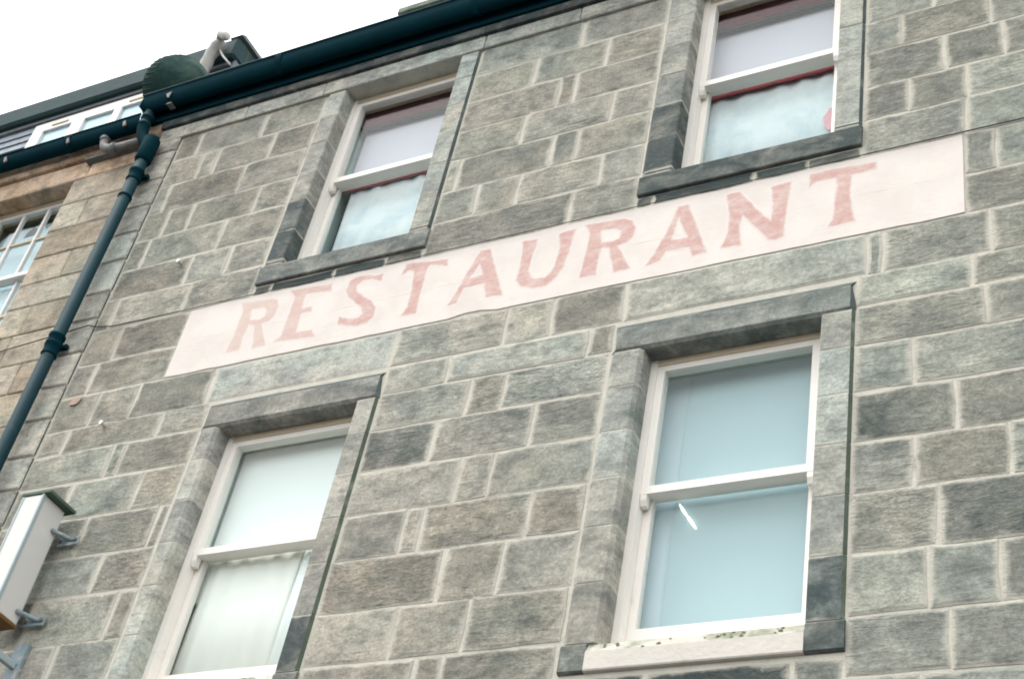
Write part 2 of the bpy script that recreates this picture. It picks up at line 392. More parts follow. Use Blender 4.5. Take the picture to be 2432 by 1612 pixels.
def holes_wall(name, x0, x1, z0, z1, y0, y1, holes, mat, parent):
    """solid wall with rectangular openings"""
    xs = sorted({x0, x1} | {h[0] for h in holes} | {h[1] for h in holes}); zs = sorted({z0, z1} | {h[2] for h in holes} | {h[3] for h in holes})
    inside = lambda i, k: any(h[0] <= xs[i] and xs[i + 1] <= h[1] and h[2] <= zs[k] and zs[k + 1] <= h[3] for h in holes)
    mb = MB(); nx, nz = len(xs) - 1, len(zs) - 1; idx = {}
    def V(i, k, s):
        if (i, k, s) not in idx: idx[(i, k, s)] = len(mb.v); mb.v.append((xs[i], (y0, y1)[s], zs[k]))
        return idx[(i, k, s)]
    solid = lambda i, k: 0 <= i < nx and 0 <= k < nz and not inside(i, k)
    for i in range(nx):
        for k in range(nz):
            if not solid(i, k): continue
            q = [(i, k), (i + 1, k), (i + 1, k + 1), (i, k + 1)]
            mb.f.append(tuple(V(a, b, 0) for a, b in q)); mb.f.append(tuple(V(a, b, 1) for a, b in reversed(q))); mb.mi += [0, 0]
            for (di, dk), (p, r) in {(0, -1): (0, 1), (1, 0): (1, 2), (0, 1): (2, 3), (-1, 0): (3, 0)}.items():
                if not solid(i + di, k + dk):
                    a, b = q[p], q[r]; mb.f.append((V(*a, 0), V(*a, 1), V(*b, 1), V(*b, 0))); mb.mi.append(0)
    return mb.build(name, mat, parent)

# ================================================================== ground
mb = MB(); mb.box(-400, 400, -400, 400, -.6, -.13); tag(mb.build('ground', M_GROUND), kind='structure')
mb = MB(); mb.box(-60, 60, -12.5, -2.4, -.126, -.122); tag(mb.build('road', M_ASPH), kind='structure')
mb = MB(); mb.box(-60, 60, -2.4, .0, -.12, 0, c=.01); tag(mb.build('pavement', M_PAVE), kind='structure')

# ================================================================== the grey stone building
ZC = [10.935, 10.61, 10.29, 9.957, 9.635, 9.297, 8.983, 8.655, 8.31, 7.992, 7.668, 7.437, 7.145, 6.82, 6.49, 6.17, 5.815, 5.475, 5.15, 4.82, 4.50]
WIN = dict(a=(-6.272, -5.190, 8.93, 10.912), b=(-3.197, -2.122, 8.93, 10.912), c=(-6.296, -5.192, 5.452, 7.414), d=(-3.204, -2.138, 5.452, 7.414))
YF, YS = -.020, .115            # face of the raised margins, face of the sash boxes
MARG = dict(a=(-6.455, -5.006), b=(-3.418, -1.940), c=(-6.455, -5.026), d=(-3.412, -1.941))
XL, XM0, XM1, XR0, XR1 = -7.975, -5.014, -3.422, -1.944, .45
XP = -8.245                                                      # party line behind the downpipe
bld = tag(empty('stone_building', (-3.9, 0, 0)), 'grey rubble stone tenement with four sash windows and pale mortar joints', 'building')
hl = [(w_[0] - .015, w_[1] + .015, w_[2] - .1, w_[3] + .02) for w_ in WIN.values()]
holes_wall('wall', XP, 1.6, 0, 11.05, 0, .40, hl, M_MORTAR, bld)

J = dict(L=[[-7.74, -7.05], [-7.61, -7.44, -6.87], [-7.83, -7.07], [-7.71, -7.46, -6.81], [-7.79, -7.03], [-7.23, -6.85], [-7.83, -7.12], [-7.65], [-7.75],
            [-7.585, -7.21, -6.52], [-7.73, -6.87], [-7.21, -7.10], [-7.45, -6.83], [-7.16, -6.55], [-7.48, -6.88], [-7.3, -6.62], [-7.55, -6.96], [-7.2], [-7.5, -6.9], [-7.3, -6.7]],
         M=[[-4.11], [-4.46, -3.87], [-4.21, -4.08], [-4.44, -3.74], [-4.91, -4.16, -3.96], [-4.69, -4.36, -3.73], [-3.91], [], [],
            [-4.20, -3.87, -3.38], [-4.56, -3.58], [-4.35, -4.11], [-4.53, -3.86], [-4.28, -4.07], [-4.58, -4.46, -3.76], [-4.25, -3.87], [-4.47, -4.02], [-4.28, -4.11, -3.46], [-4.6, -4.0], [-4.3, -3.7]],
         R=[[-1.42, -.8], [-1.2, -.6], [-1.5, -.75], [-1.71, -1.16, -.5], [-1.44, -1.08, -.35], [-1.66, -1.31, -.6], [-1.32, -.45], [-1.16, -.5], [-.75],
            [-1.80, -1.21, -.55], [-1.32, -.6], [-1.25, -.5], [-1.63, -.9, -.2], [-1.42, -.7], [-1.62, -1.16, -.5], [-1.51, -.8], [-1.56, -1.23, -.5], [-1.46, -.7], [-1.6, -.9], [-1.3, -.5]])
SOOT = {('L', 4, 2): .45, ('M', 12, 0): .66, ('R', 13, 0): .62, ('L', 14, 0): .8, ('L', 15, 0): .75, ('M', 15, 2): .4, ('R', 14, 2): .55, ('R', 5, 0): .45, ('R', 1, 0): .5,
        ('M', 14, 2): .5, ('M', 11, 2): .48, ('L', 9, 1): .45, ('R', 15, 1): .62, ('M', 16, 2): .5, ('M', 17, 0): .45, ('M', 17, 2): .62, ('L', 13, 0): .5, ('R', 16, 0): .4, ('M', 4, 2): .6, ('M', 4, 3): 0}
TONE = {('M', 12, 0): -.1, ('M', 16, 0): .35, ('M', 11, 0): .3, ('M', 13, 0): .2, ('M', 9, 0): .3, ('M', 9, 1): .3, ('M', 3, 1): .3, ('M', 4, 0): .2, ('M', 0, 0): .15, ('M', 8, 0): .3, ('R', 10, 0): .25}
for c in range(len(ZC) - 1):
    z1, z0 = ZC[c], ZC[c + 1]
    low = c >= 10
    ml, mm0, mm1, mr = (-6.462, -5.032 + .0, -3.418, -1.945) if low else (-6.462, -5.014, -3.425, -1.944)
    bays = dict(L=(XL, ml), M=(mm0, mm1), R=(mr, XR1))
    if c in (7, 8): bays = dict(L=(XL, -7.004), R=(-1.345, XR1))
    if c == 9: bays = dict(L=(XL, -6.52), M=(-5.02, -3.38), R=(-1.89, XR1))
    if c >= 17: bays = dict(L=(XL, -6.47), M=(-5.02, -3.43), R=(-1.945, XR1))
    for bay, (xa, xb) in bays.items():
        js = [x for x in J[bay][c] if xa + .05 < x < xb - .03]
        xs = [xa] + js + [xb]
        for i in range(len(xs) - 1):
            g = .0085 + RND.uniform(-.003, .006)
            stone(bld, xs[i], xs[i + 1], z0 + RND.uniform(-.004, .004), z1 + RND.uniform(-.004, .004), yf=-.0060 + RND.uniform(-.0025, .0010), gapx=g,
                  soot=SOOT.get((bay, c, i)), tone=TONE.get((bay, c, i)))
# long stones over the lower windows, thin course under the upper sills, stones under the lower sills
stone(bld, -6.52, -5.02, ZC[10], ZC[9], mat=M_DRESS, yf=-.005, soot=.34, tone=.05); stone(bld, -3.38, -1.89, ZC[10], ZC[9], mat=M_DRESS, soot=.42, tone=-.05)
for xs in ((-6.46, -6.30, -5.75, -5.32, -5.014), (-3.425, -3.30, -2.62, -2.28, -1.944)):
    for i in range(4): stone(bld, xs[i], xs[i + 1], 8.655, 8.750, soot=.95 if 0 < i < 3 else .7, tone=-.25, gapx=.008, gapz=.006, bev=.006, inset=.008)
for xs in ((-6.47, -5.9, -5.3, -5.02), (-3.43, -2.93, -2.19, -1.945)):
    for i in range(3):
        stone(bld, xs[i], xs[i + 1], 4.95, 5.262, soot=.9 if i != 2 else .5, tone=-.2)
        stone(bld, xs[i] + .0, xs[i + 1], 4.62, 4.95)
# raised quoin strip beside the downpipe
ZQ = [11.06, 10.753, 10.404, 10.083, 9.762, 9.443, 9.091, 8.802, 8.454, 8.129, 7.806, 7.460, 7.163, 6.852, 6.53, 6.2, 5.86, 5.5, 5.1, 4.7]
def block(name, x0, x1, z0, z1, yf, mats, soot, tone, parent=bld, yb=.02, c=.012, side=None, gz=.004, gx=0.0):
    mb = MB(); mb.box(x0 + gx, x1 - gx, yf, yb, z0 + gz, z1 - gz, 0, c)
    ed = []
    for (x, y, z) in mb.v: ed.append(.75 if (abs(z - z0 - gz) < .002 or abs(z - z1 + gz) < .002) else .0)
    o = mb.build(name, mats, parent, edge=ed)
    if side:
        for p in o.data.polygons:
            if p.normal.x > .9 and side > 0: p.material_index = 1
    o['soot'] = soot; o['tone'] = tone; return o
for i in range(len(ZQ) - 1):
    block('quoin_stone', XP + .003, XL - .003 + RND.uniform(-.004, .004), ZQ[i + 1], ZQ[i], -.026, [M_DRESS, M_GRIME], RND.choice([.1, .2, .3, .4, .5]), RND.uniform(-.2, .25), side=1)
# jamb stones (raised window margins)
def jambs(key, courses):
    x0, x1, zs, zl = WIN[key]; ma, mb_ = MARG[key]
    cw = .008 if key in 'ab' else .024
    for side in (0, 1):
        for a, b_ in zip(courses[:-1], courses[1:]):
            lowest = b_ == courses[-1]; y = YF + RND.uniform(-.002, .002)
            s = RND.choice([.2, .3, .38, .44])
            if key in 'ab' and side == 0: s = [.2, .3, .48, .60, .80, .9, .45][courses.index(a)]
            if key in 'cd' and side == 1 and lowest: s = .8
            if key == 'c' and side == 1: s = max(s, .42)
            if side == 0: prof = [(x0, YS + .03), (x0, y + cw), (x0 - cw, y), (ma + .03, y), (ma, .004), (ma, YS + .03)]
            else: prof = [(x1, YS + .03), (x1, y + .012), (x1 + .010, y), (mb_ - .024, y), (mb_ - .002, .006), (mb_ - .002, YS + .03)]
            n = len(prof); mb = MB(); ed = []
            for z, dy, ee in ((b_ + .0008, .003, 1.0), (b_ + .007, 0, .5), (b_ + .03, 0, 0), (a - .03, 0, 0), (a - .007, 0, .5), (a - .0008, .003, 1.0)):
                for x, yy in prof: mb.v.append((x, yy + (dy if yy < .05 else 0), z)); ed.append(ee)
            for r in range(5):
                for k in range(n):
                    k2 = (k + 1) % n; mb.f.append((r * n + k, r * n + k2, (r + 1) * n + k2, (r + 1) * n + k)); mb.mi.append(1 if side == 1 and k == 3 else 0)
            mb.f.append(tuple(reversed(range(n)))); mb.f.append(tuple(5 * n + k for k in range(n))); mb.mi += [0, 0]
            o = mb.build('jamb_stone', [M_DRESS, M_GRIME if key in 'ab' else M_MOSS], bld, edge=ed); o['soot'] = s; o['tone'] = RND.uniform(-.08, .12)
jambs('a', [10.91] + ZC[1:6] + [8.983, 8.933]); jambs('b', [10.91] + ZC[1:6] + [8.983, 8.933])
jambs('c', [7.413] + ZC[12:17] + [5.455]); jambs('d', [7.413] + ZC[12:17] + [5.455])
# lintels of the lower windows, frieze band, eaves course
def lintel(key):
    x0, x1, zs, zl = WIN[key]; ma, mb_ = MARG[key]; zt = 7.640; mb = MB()
    mb.prism_x([(YS + .03, zl), (YF + .018, zl), (YF, zl + .020), (YF, zt - .045), (.004, zt), (YS + .03, zt)], ma, mb_)
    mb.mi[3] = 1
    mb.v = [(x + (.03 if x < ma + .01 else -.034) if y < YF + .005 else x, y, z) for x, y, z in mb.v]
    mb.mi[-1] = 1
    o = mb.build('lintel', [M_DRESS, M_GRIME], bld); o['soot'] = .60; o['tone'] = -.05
lintel('c'); lintel('d')
fx = [XP + .003, -7.30, -6.502, -4.99, -4.16, -3.44, -1.93, -.9, .2, 1.6]
for i in range(len(fx) - 1):
    w_ = i in (2, 5)
    block('frieze_stone', fx[i], fx[i + 1], 10.914, 11.075, -.030 if w_ else -.028, M_DRESS, RND.choice([.38, .46, .54]) if not w_ else .5, .12, yb=.142 if w_ else .02, c=.006, gx=.003, gz=.001)
ex = [XP + .003, -7.55, -6.5, -4.998, -3.6, -2.2, -.8, .6, 1.6]
for i in range(len(ex) - 1):
    mb = MB(); mb.prism_x([(.02, 11.08), (-.055, 11.08), (-.062, 11.10), (-.062, 11.158), (.02, 11.158)], ex[i] + .002, ex[i + 1] - .002)
    o = mb.build('eaves_stone', M_EAVE, bld); o['soot'] = .80 if i else .85; o['tone'] = .0
mb = MB(); mb.box(XP - .15, 1.6, -.086, .02, 11.160, 11.371, 0, .004); mb.build('gutter_board', M_IRON, bld)
# sills
def sill(key):
    ma, mb_ = MARG[key]; x0, x1, zs, zl = WIN[key]
    zb = 8.752 if key in 'ab' else 5.288; zt = zs
    mb = MB()
    prof = [(.27, zb), (-.012, zb), (-.024, zb + .004), (-.028, zb + .012), (-.028, zt - .010), (-.018, zt), (.09, zt + .022), (.27, zt + .025)]
    if key in 'ab':
        mb.prism_x(prof, ma + .004, mb_ - .002)
        o = mb.build('sill', [M_DRESS], bld); o['soot'] = .64 if key == 'a' else .80; o['tone'] = -.2
        tag(o, 'dark stained window sill')
    else:
        prof = prof[:4] + [(-.028, zt - .055), (-.002, zt)] + prof[6:]
        mb.prism_x(prof, x0 - .06, x1 + .003); mb.mi[4] = 1
        mb.v = [tuple(v) for v in mb.v]; o = mb.build('sill', [M_SILLPAINT, M_SILLMOSS], bld); o['soot'] = .0; tag(o, 'cream painted window sill')
        for a, b_ in ((ma + .004, x0 - .062), (x1 + .005, mb_ - .002)):
            m2 = MB(); m2.prism_x([(.02, zb), (-.012, zb), (-.025, zb + .010), (-.025, zt - .012), (-.016, zt), (.02, zt)], a, b_)
            o = m2.build('sill_end', M_DRESS, bld); o['soot'] = .74; o['tone'] = -.1
        m3 = MB()
        for i in range(22):                                     # moss cushions along the sill's back edge
            x = RND.uniform(x0 + .02, x1 - .03); r = RND.uniform(.005, .013); y = RND.uniform(-.026, -.006); zs_ = zt - .055 + (y + .028) * 2.1
            n = 7; o0 = len(m3.v); m3.v.append((x, y - r * .5, zs_ + r * .5))
            for k in range(n):
                a = 2 * math.pi * k / n; q = RND.uniform(.7, 1.3); m3.v.append((x + math.cos(a) * r * q * 1.5, y + math.sin(a) * r * .5 * q, zs_ - .002 + math.sin(a) * r * .85 * q))
            for k in range(n): m3.f.append((o0, o0 + 1 + k, o0 + 1 + (k + 1) % n)); m3.mi.append(0)
            m3.f.append(tuple(o0 + 1 + k for k in reversed(range(n)))); m3.mi.append(0)
        o = m3.build('moss', M_CUSHION, bld); o['kind'] = 'stuff'
for k in 'abcd': sill(k)

# ------------------------------------------------------------------ sash windows
def room(key, parent, x0, x1, z0, z1, mat):
    mb = MB(); t = .02
    a, b_, y0, y1 = x0 - .012, x1 + .012, .405, 2.2
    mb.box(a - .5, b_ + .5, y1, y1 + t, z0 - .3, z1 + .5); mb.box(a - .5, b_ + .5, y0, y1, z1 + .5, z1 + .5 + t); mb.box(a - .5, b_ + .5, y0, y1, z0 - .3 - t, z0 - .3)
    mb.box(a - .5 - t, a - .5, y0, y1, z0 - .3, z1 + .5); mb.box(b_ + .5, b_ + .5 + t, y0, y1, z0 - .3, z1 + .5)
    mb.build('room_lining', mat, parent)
    m2 = MB(); m2.box(x0 - .012, x0 + .018, .247, .40, z0, z1 + .012); m2.box(x1 - .018, x1 + .012, .247, .40, z0, z1 + .012); m2.box(x0 + .018, x1 - .018, .247, .40, z1 - .012, z1 + .012)
    m2.build('window_lining', M_INGO, parent)
def sash(key, zmeet, lab):
    x0, x1, zs, zl = WIN[key]; zb = zs + .028; Y = YS
    p = empty('window', ((x0 + x1) / 2, Y, zb), bld); p['label'] = lab
    box = MB(); box.box(x0 - .01, x0 + .042, Y, Y + .130, zb, zl + .01); box.box(x1 - .042, x1 + .01, Y, Y + .130, zb, zl + .01)
    box.box(x0 + .042, x1 - .042, Y + .002, Y + .130, zl - .042, zl + .01, 1); box.box(x0 + .042, x1 - .042, Y + .07, Y + .130, zb, zb + .02)  # head piece in tan, the shade below the lintel put into its paint
    box.build('sash_box', [M_WHITE, M_CREAM], p)
    a, b_ = x0 + .043, x1 - .043
    up = MB(); up.ring(a, b_, zmeet - .03, zl - .043, .046, .046, .050, .040, Y + .010, Y + .072)
    for s, xx in ((0, a), (1, b_ - .04)):                        # horns
        prof = [(Y + .011, zmeet - .031), (Y + .011, zmeet - .066), (Y + .026, zmeet - .100), (Y + .060, zmeet - .100), (Y + .060, zmeet - .031)]
        up.prism_x(prof, xx + .002, xx + .038)
    up.build('upper_sash', M_WHITE, p)
    g = MB(); g.box(a + .040, b_ - .040, Y + .034, Y + .038, zmeet + .015, zl - .079); g.build('pane', M_GLASS, p)
    lo = MB(); lo.ring(a, b_, zb + .021, zmeet + .03, .048, .048, .142, .05, Y + .076, Y + .122); lo.build('lower_sash', M_WHITE, p)
    g = MB(); g.box(a + .042, b_ - .042, Y + .097, Y + .101, zb + .15, zmeet - .01); g.build('pane', M_GLASS, p)
    return p
def curtain(name, mat, parent, x0, x1, z0, z1, y, amp=.012, n=14, scal=0.0, left_cut=0.0):
    mb = MB(); N = n * 6
    for i in range(N + 1):
        t = i / N; x = x0 + (x1 - x0) * t; yy = y + amp * math.sin(t * n * 2 * math.pi) + amp * .6 * math.sin(t * n * 4.7 + 1)
        zb = z0 + scal * abs(math.sin(t * math.pi * 5.0))
        mb.v += [(x + left_cut * (1 - t), yy, zb), (x, yy, z1), (x + left_cut * (1 - t), yy + .004, zb), (x, yy + .004, z1)]
    for i in range(N):
        k = 4 * i
        mb.f += [(k, k + 4, k + 5, k + 1), (k + 2, k + 3, k + 7, k + 6), (k, k + 2, k + 6, k + 4), (k + 1, k + 5, k + 7, k + 3)]; mb.mi += [0] * 4
    mb.f += [(0, 1, 3, 2), (4 * N, 4 * N + 2, 4 * N + 3, 4 * N + 1)]; mb.mi += [0, 0]
    return mb.build(name, mat, parent, smooth=True)
for key, lab in (('a', 'upper sash window with lilac blind and pale net curtain, nearer the downpipe'), ('b', 'upper sash window with lilac blind and a pink printed net curtain')):
    x0, x1, zs, zl = WIN[key]; p = sash(key, 9.948, lab); room(key, p, x0, x1, zs + .045, zl, M_DARK)
    mb = MB(); mb.box(x0 + .045, x1 - .02, .248, .275, 10.695, 10.898, 0, .006); mb.build('pelmet', M_RED, p)
    mb = MB(); mb.box(x0 + .047, x1 - .022, .246, .277, 10.665, 10.694, 0, .006); mb.build('pelmet_shadow', M_DARK, p)  # dark strip added as a painted shadow along the pelmet's lower edge
    mb = MB(); mb.box(x0 + (.075 if key == 'a' else .02), x1 - .02, .300, .303, 9.98, 10.88); mb.build('blind', M_LILAC, p)
    curtain('blind_trim', M_PINKRED, p, x0 + .04, x1 - .03, 9.945 if key == 'b' else 9.965, 10.075, .285, .002, 4, .011)
    curtain('net_curtain', M_NET, p, x0 + (.115 if key == 'a' else .03), x1 - .02, zs + .06, 10.03, .308, .004, 7)
    if key == 'b':
        mb = MB(); pts = [(x1 - .137 + .045 * math.cos(t) * (1 + .15 * math.sin(5 * t)), 9.45 + .10 * math.sin(t) * (1 + .15 * math.cos(4 * t))) for t in [2 * math.pi * k / 18 for k in range(18)]]
        mb.plate([pts], .290, .293); mb.build('flower_print', M_PINK, p)
p = sash('c', 6.495, 'lower sash window with white blind and cream curtain'); x0, x1, zs, zl = WIN['c']; room('c', p, x0, x1, zs + .045, zl, M_INGO)
mb = MB(); mb.box(x0 + .045, x1 - .022, .272, .275, 6.2, 7.40); mb.build('blind', M_WBLIND, p)
curtain('curtain', M_CURT, p, x0 + .11, x1 - .30, zs + .04, 6.64, .258, .004, 5, 0, -.05)
curtain('curtain', M_WBLIND, p, x1 - .31, x1 - .022, zs + .04, 6.64, .265, .006, 3, 0, -.12)
p = sash('d', 6.485, 'largest looking lower sash window filled by a pale blue sheet'); x0, x1, zs, zl = WIN['d']; room('d', p, x0, x1, zs + .045, zl, M_INGO)
mb = MB(); mb.box(x0 + .178, x1 - .01, .290, .293, zs + .03, 7.41); mb.build('blind', M_BLUE, p)  # pale blue sheet added in place of the bright room ceiling
mb = MB(); mb.box(x0 + .035, x0 + .182, .297, .300, zs + .03, 7.41); mb.build('reveal_strip', M_BLUEL, p)  # paler sheet added in place of the room's side reveal
mb = MB(); mb.tube([(-2.985, .262, 6.46), (-2.965, .268, 6.425), (-2.94, .272, 6.385)], [.004, .009, .006], 10); mb.tube([(-2.932, .274, 6.375), (-2.91, .278, 6.342), (-2.88, .282, 6.295)], [.008, .009, .004], 10); lt = mb.build('light_streak', M_STREAK, p, True)  # glowing shape added behind the glass as the streak of a reflected ceiling light

# ------------------------------------------------------------------ roof and flat dormer of the grey building
mb = MB(); mb.prism_x([(-.084, 11.373), (.15, 11.373), (6.0, 16.1), (6.0, 16.2), (-.084, 11.40)], XP + .003, 1.6); mb.build('roof', M_ROOFSL, bld)
mb = MB(); mb.box(-7.05, 1.5, 1.0, 3.6, 13.555, 13.645, 0, .012); mb.build('dormer_roof', M_LEADMOSS, bld)
mb = MB(); mb.box(-6.95, 1.4, 1.12, 3.4, 11.9, 13.554); mb.build('dormer_wall', M_LEAD, bld)
mb = MB()
for x in (-6.62, -5.2, -3.6): mb.tube([(x, 1.0, 13.66), (x, 3.6, 13.66)], .02, 8)
mb.build('lead_roll', M_LEADMOSS, bld)

# ================================================================== gutters and pipes
gu = tag(empty('gutter', (-3.4, -.16, 11.2)), 'dark teal iron gutter along the eaves of the grey stone building', 'gutter')
def gutter_prof(zt, yb, yf, d):
    pr = []; N = 12; cy = (yb + yf) / 2; r = (yb - yf) / 2
    for k in range(N + 1):
        a = math.pi * k / N; pr.append((cy + r * math.cos(a), zt - (d) * math.sin(a) ** .75))
    inner = [(cy + (r - .008) * math.cos(math.pi * k / N), zt - (d - .01) * math.sin(math.pi * k / N) ** .75) for k in reversed(range(N + 1))]
    return pr + inner
mb = MB(); mb.prism_x(gutter_prof(11.385, -.088, -.235, .165), -8.42, 1.6); o = mb.build('trough', M_IRON, gu); smooth_by_angle(o, 40)
mb = MB(); mb.tube([(-8.42, -.236, 11.387), (1.6, -.236, 11.387)], .011, 8); mb.build('lip', M_PIPE, gu, True)
for x in (-6.95, -5.05, -3.2, -1.4):
    mb = MB(); mb.prism_x([(y * 1.0, z) for y, z in [( -.085, 11.392), (-.24, 11.392), (-.247, 11.37), (-.235, 11.30), (-.205, 11.235), (-.16, 11.212), (-.11, 11.24), (-.085, 11.33)]], x - .03, x + .03); smooth_by_angle(mb.build('joint_collar', M_IRON, gu), 40)
mb = MB(); mb.box(-8.424, -8.416, -.235, -.09, 11.24, 11.384); mb.build('stop_end', M_IRON, gu)
mb = MB(); mb.box(-8.13, -8.08, -.20, -.13, 11.205, 11.222); mb.plate([[(-8.135, 11.30), (-8.08, 11.315), (-8.085, 11.235), (-8.11, 11.25)]], -.242, -.236); mb.build('clip', M_GREYIRON, gu)
gn = tag(empty('gutter', (-10.2, -.14, 11.0)), 'dark gutter under the slate dormer of the warm sandstone house', 'gutter')
mb = MB(); mb.prism_x(gutter_prof(11.175, -.062, -.20, .125), -13.5, -8.40); o = mb.build('trough', M_IRON, gn); smooth_by_angle(o, 40)
mb = MB(); mb.tube([(-13.5, -.201, 11.177), (-8.40, -.201, 11.177)], .008, 8); mb.build('lip', M_IRON, gn, True)
for x in (-9.98, -9.22, -8.56, -11.2):
    mb = MB(); mb.plate([[(x - .02, 11.13), (x + .005, 11.14), (x + .03, 11.075), (x + .005, 11.06)]], -.206, -.19); mb.build('clip', M_GREYIRON, gn)
mb = MB(); mb.prism_x([(-.06, 11.182), (-.206, 11.182), (-.208, 11.15), (-.19, 11.09), (-.13, 11.042), (-.075, 11.08)], -9.28, -9.20); mb.build('joint_collar', M_IRON, gn)

dp = tag(empty('downpipe', (-8.2, -.115, 0)), 'dark teal cast iron downpipe on the line between the grey and the warm stone fronts', 'downpipe')
def arc(p0, p1, p2, n=6):
    return [tuple((1 - t) ** 2 * a + 2 * t * (1 - t) * b_ + t * t * c for a, b_, c in zip(p0, p1, p2)) for t in [k / n for k in range(n + 1)]]
R_ = .053
mb = MB(); mb.tube([(-8.200, -.115, .1), (-8.200, -.115, 10.70)], R_, 18); mb.build('shaft', M_PIPE, dp, True)
mb = MB(); mb.tube([(-8.355, -.15, 11.29), (-8.355, -.15, 11.06)], .045, 16); mb.build('outlet', M_PIPE, dp, True)
mb = MB(); mb.tube(arc((-8.355, -.15, 11.07), (-8.355, -.14, 10.93), (-8.27, -.125, 10.84)) + arc((-8.27, -.125, 10.84), (-8.20, -.115, 10.77), (-8.20, -.115, 10.66))[1:], .052, 16); mb.build('swan_neck', M_IRON, dp, True)
mb = MB(); mb.tube([(-8.20, -.115, 10.56), (-8.20, -.115, 10.60), (-8.20, -.115, 10.84), (-8.20, -.115, 10.88)], [.062, .074, .074, .05], 18); mb.build('branch_socket', M_IRON, dp, True)
for z in (11.155, 11.065):
    mb = MB(); mb.tube([(-8.355, -.15, z - .02), (-8.355, -.15, z + .02)], .056, 16); mb.build('collar', M_PIPE, dp, True)
for z in (10.40, 10.13, 8.53, 8.45, 6.6, 4.6):
    mb = MB(); mb.tube([(-8.2, -.115, z - .075), (-8.2, -.115, z - .065), (-8.2, -.115, z - .06), (-8.2, -.115, z + .02), (-8.2, -.115, z + .03), (-8.2, -.115, z + .05)] if z != 10.13 else [(-8.2, -.115, z - .012), (-8.2, -.115, z + .012)],
                    [R_ + .001, R_ + .012, R_ + .007, R_ + .007, R_ + .014, R_ + .014] if z != 10.13 else R_ + .008, 18); mb.build('collar', M_IRON, dp, True)
for z in (10.42, 8.50):
    mb = MB(); mb.box(-8.29, -8.11, -.075, -.037, z - .02, z + .02, 0, .004); mb.build('ear_bracket', M_IRON, dp)
wp = tag(empty('waste_pipe', (-8.6, -.13, 10.87)), 'grey weathered elbow pipe running from the warm house gutter into the downpipe', 'pipe')
mb = MB(); mb.tube([(-8.805, -.13, 11.10)] + arc((-8.795, -.13, 11.02), (-8.78, -.13, 10.875), (-8.62, -.13, 10.875)), [.042] * 8, 14); mb.build('elbow', M_GREYIRON, wp, True)
mb = MB(); mb.tube([(-8.64, -.13, 10.876), (-8.27, -.13, 10.862)], .036, 14); mb.build('horizontal_pipe', M_GREYIRON, wp, True)
for a, b_ in (((-8.805, -.13, 11.055), (-8.795, -.13, 11.015)), ((-8.655, -.13, 10.877), (-8.605, -.13, 10.875))):
    mb = MB(); mb.tube([a, b_], .05, 14); mb.build('collar', M_LEAD, wp, True)

# ================================================================== warm sandstone neighbour
nb = tag(empty('sandstone_house', (-10.2, 0, 0)), 'warm brown ashlar house with a long slate dormer, beyond the downpipe', 'building')
NW = (-10.25, -9.146, 8.86, 10.76)
holes_wall('wall', -14.0, XP, 0, 11.0, .012, .40, [(NW[0] - .01, NW[1] + .01, NW[2] - .1, NW[3] + .01)], M_MORTW, nb)
NZ = [10.76, 10.43, 10.095, 9.77, 9.45, 9.165, 8.84, 8.495, 8.17, 7.83, 7.5, 7.16, 6.82, 6.48, 6.14]
for i in range(len(NZ) - 1):
    z1, z0 = NZ[i], NZ[i + 1]
    if z0 >= 8.8: spans = [(NW[1], XP, [[], [-8.82], [], [-8.7], [], [-8.85]][i % 6]), (-12.2, NW[0], [-11.6, -10.9])]
    else: spans = [(-12.2, XP, [[-11.4, -10.6, -9.7, -8.9], [-11.0, -10.1, -9.3, -8.62]][i % 2])]
    for xa, xb, js in spans:
        xs = [xa] + js + [xb]
        for k in range(len(xs) - 1):
            wide = .158 if (xs[k + 1] == NW[0] or xs[k] == NW[1]) and z0 >= 8.8 else .03
            stone(nb, xs[k], xs[k + 1], z0, z1, yf=-.002, mat=M_WARM, gapx=.0025, gapz=.003, yb=wide, bev=.008, inset=.012, rough=.003, soot=RND.choice([0, .1, .2, .3]), tone=RND.uniform(-.2, .2))
for xa, xb in ((-12.2, -10.9), (-10.9, -9.02), (-9.02, XP)):
    stone(nb, xa, xb, 10.76, 11.0, yf=-.004, mat=M_ORANGE, gapx=.003, gapz=.003, yb=.158, bev=.008, inset=.012, rough=.008, soot=0, tone=.0, name='lintel')
for xa, xb in ((-12.2, -10.6), (-10.6, -9.41), (-9.41, XP)):
    mb = MB(); mb.prism_x([(.02, 11.004), (-.03, 11.004), (-.05, 11.03), (-.05, 11.16), (.02, 11.16)], xa + .003, xb - .003); o = mb.build('eaves_stone', M_ORANGE, nb); o['soot'] = .0; o['tone'] = -.1 if xb < -9 else -.45
mb = MB(); mb.prism_x([(.0, 10.965), (-.06, 10.955), (-.065, 10.93), (.0, 10.925)], -9.05, -8.30); tag(mb.build('flashing', M_LEAD, nb), 'grey lead flashing under the elbow pipe')
stone(nb, NW[0] - .12, NW[1] + .12, NW[2] - .13, NW[2], yf=-.05, mat=M_WARM, gapx=.002, gapz=.002, yb=.2, name='sill')
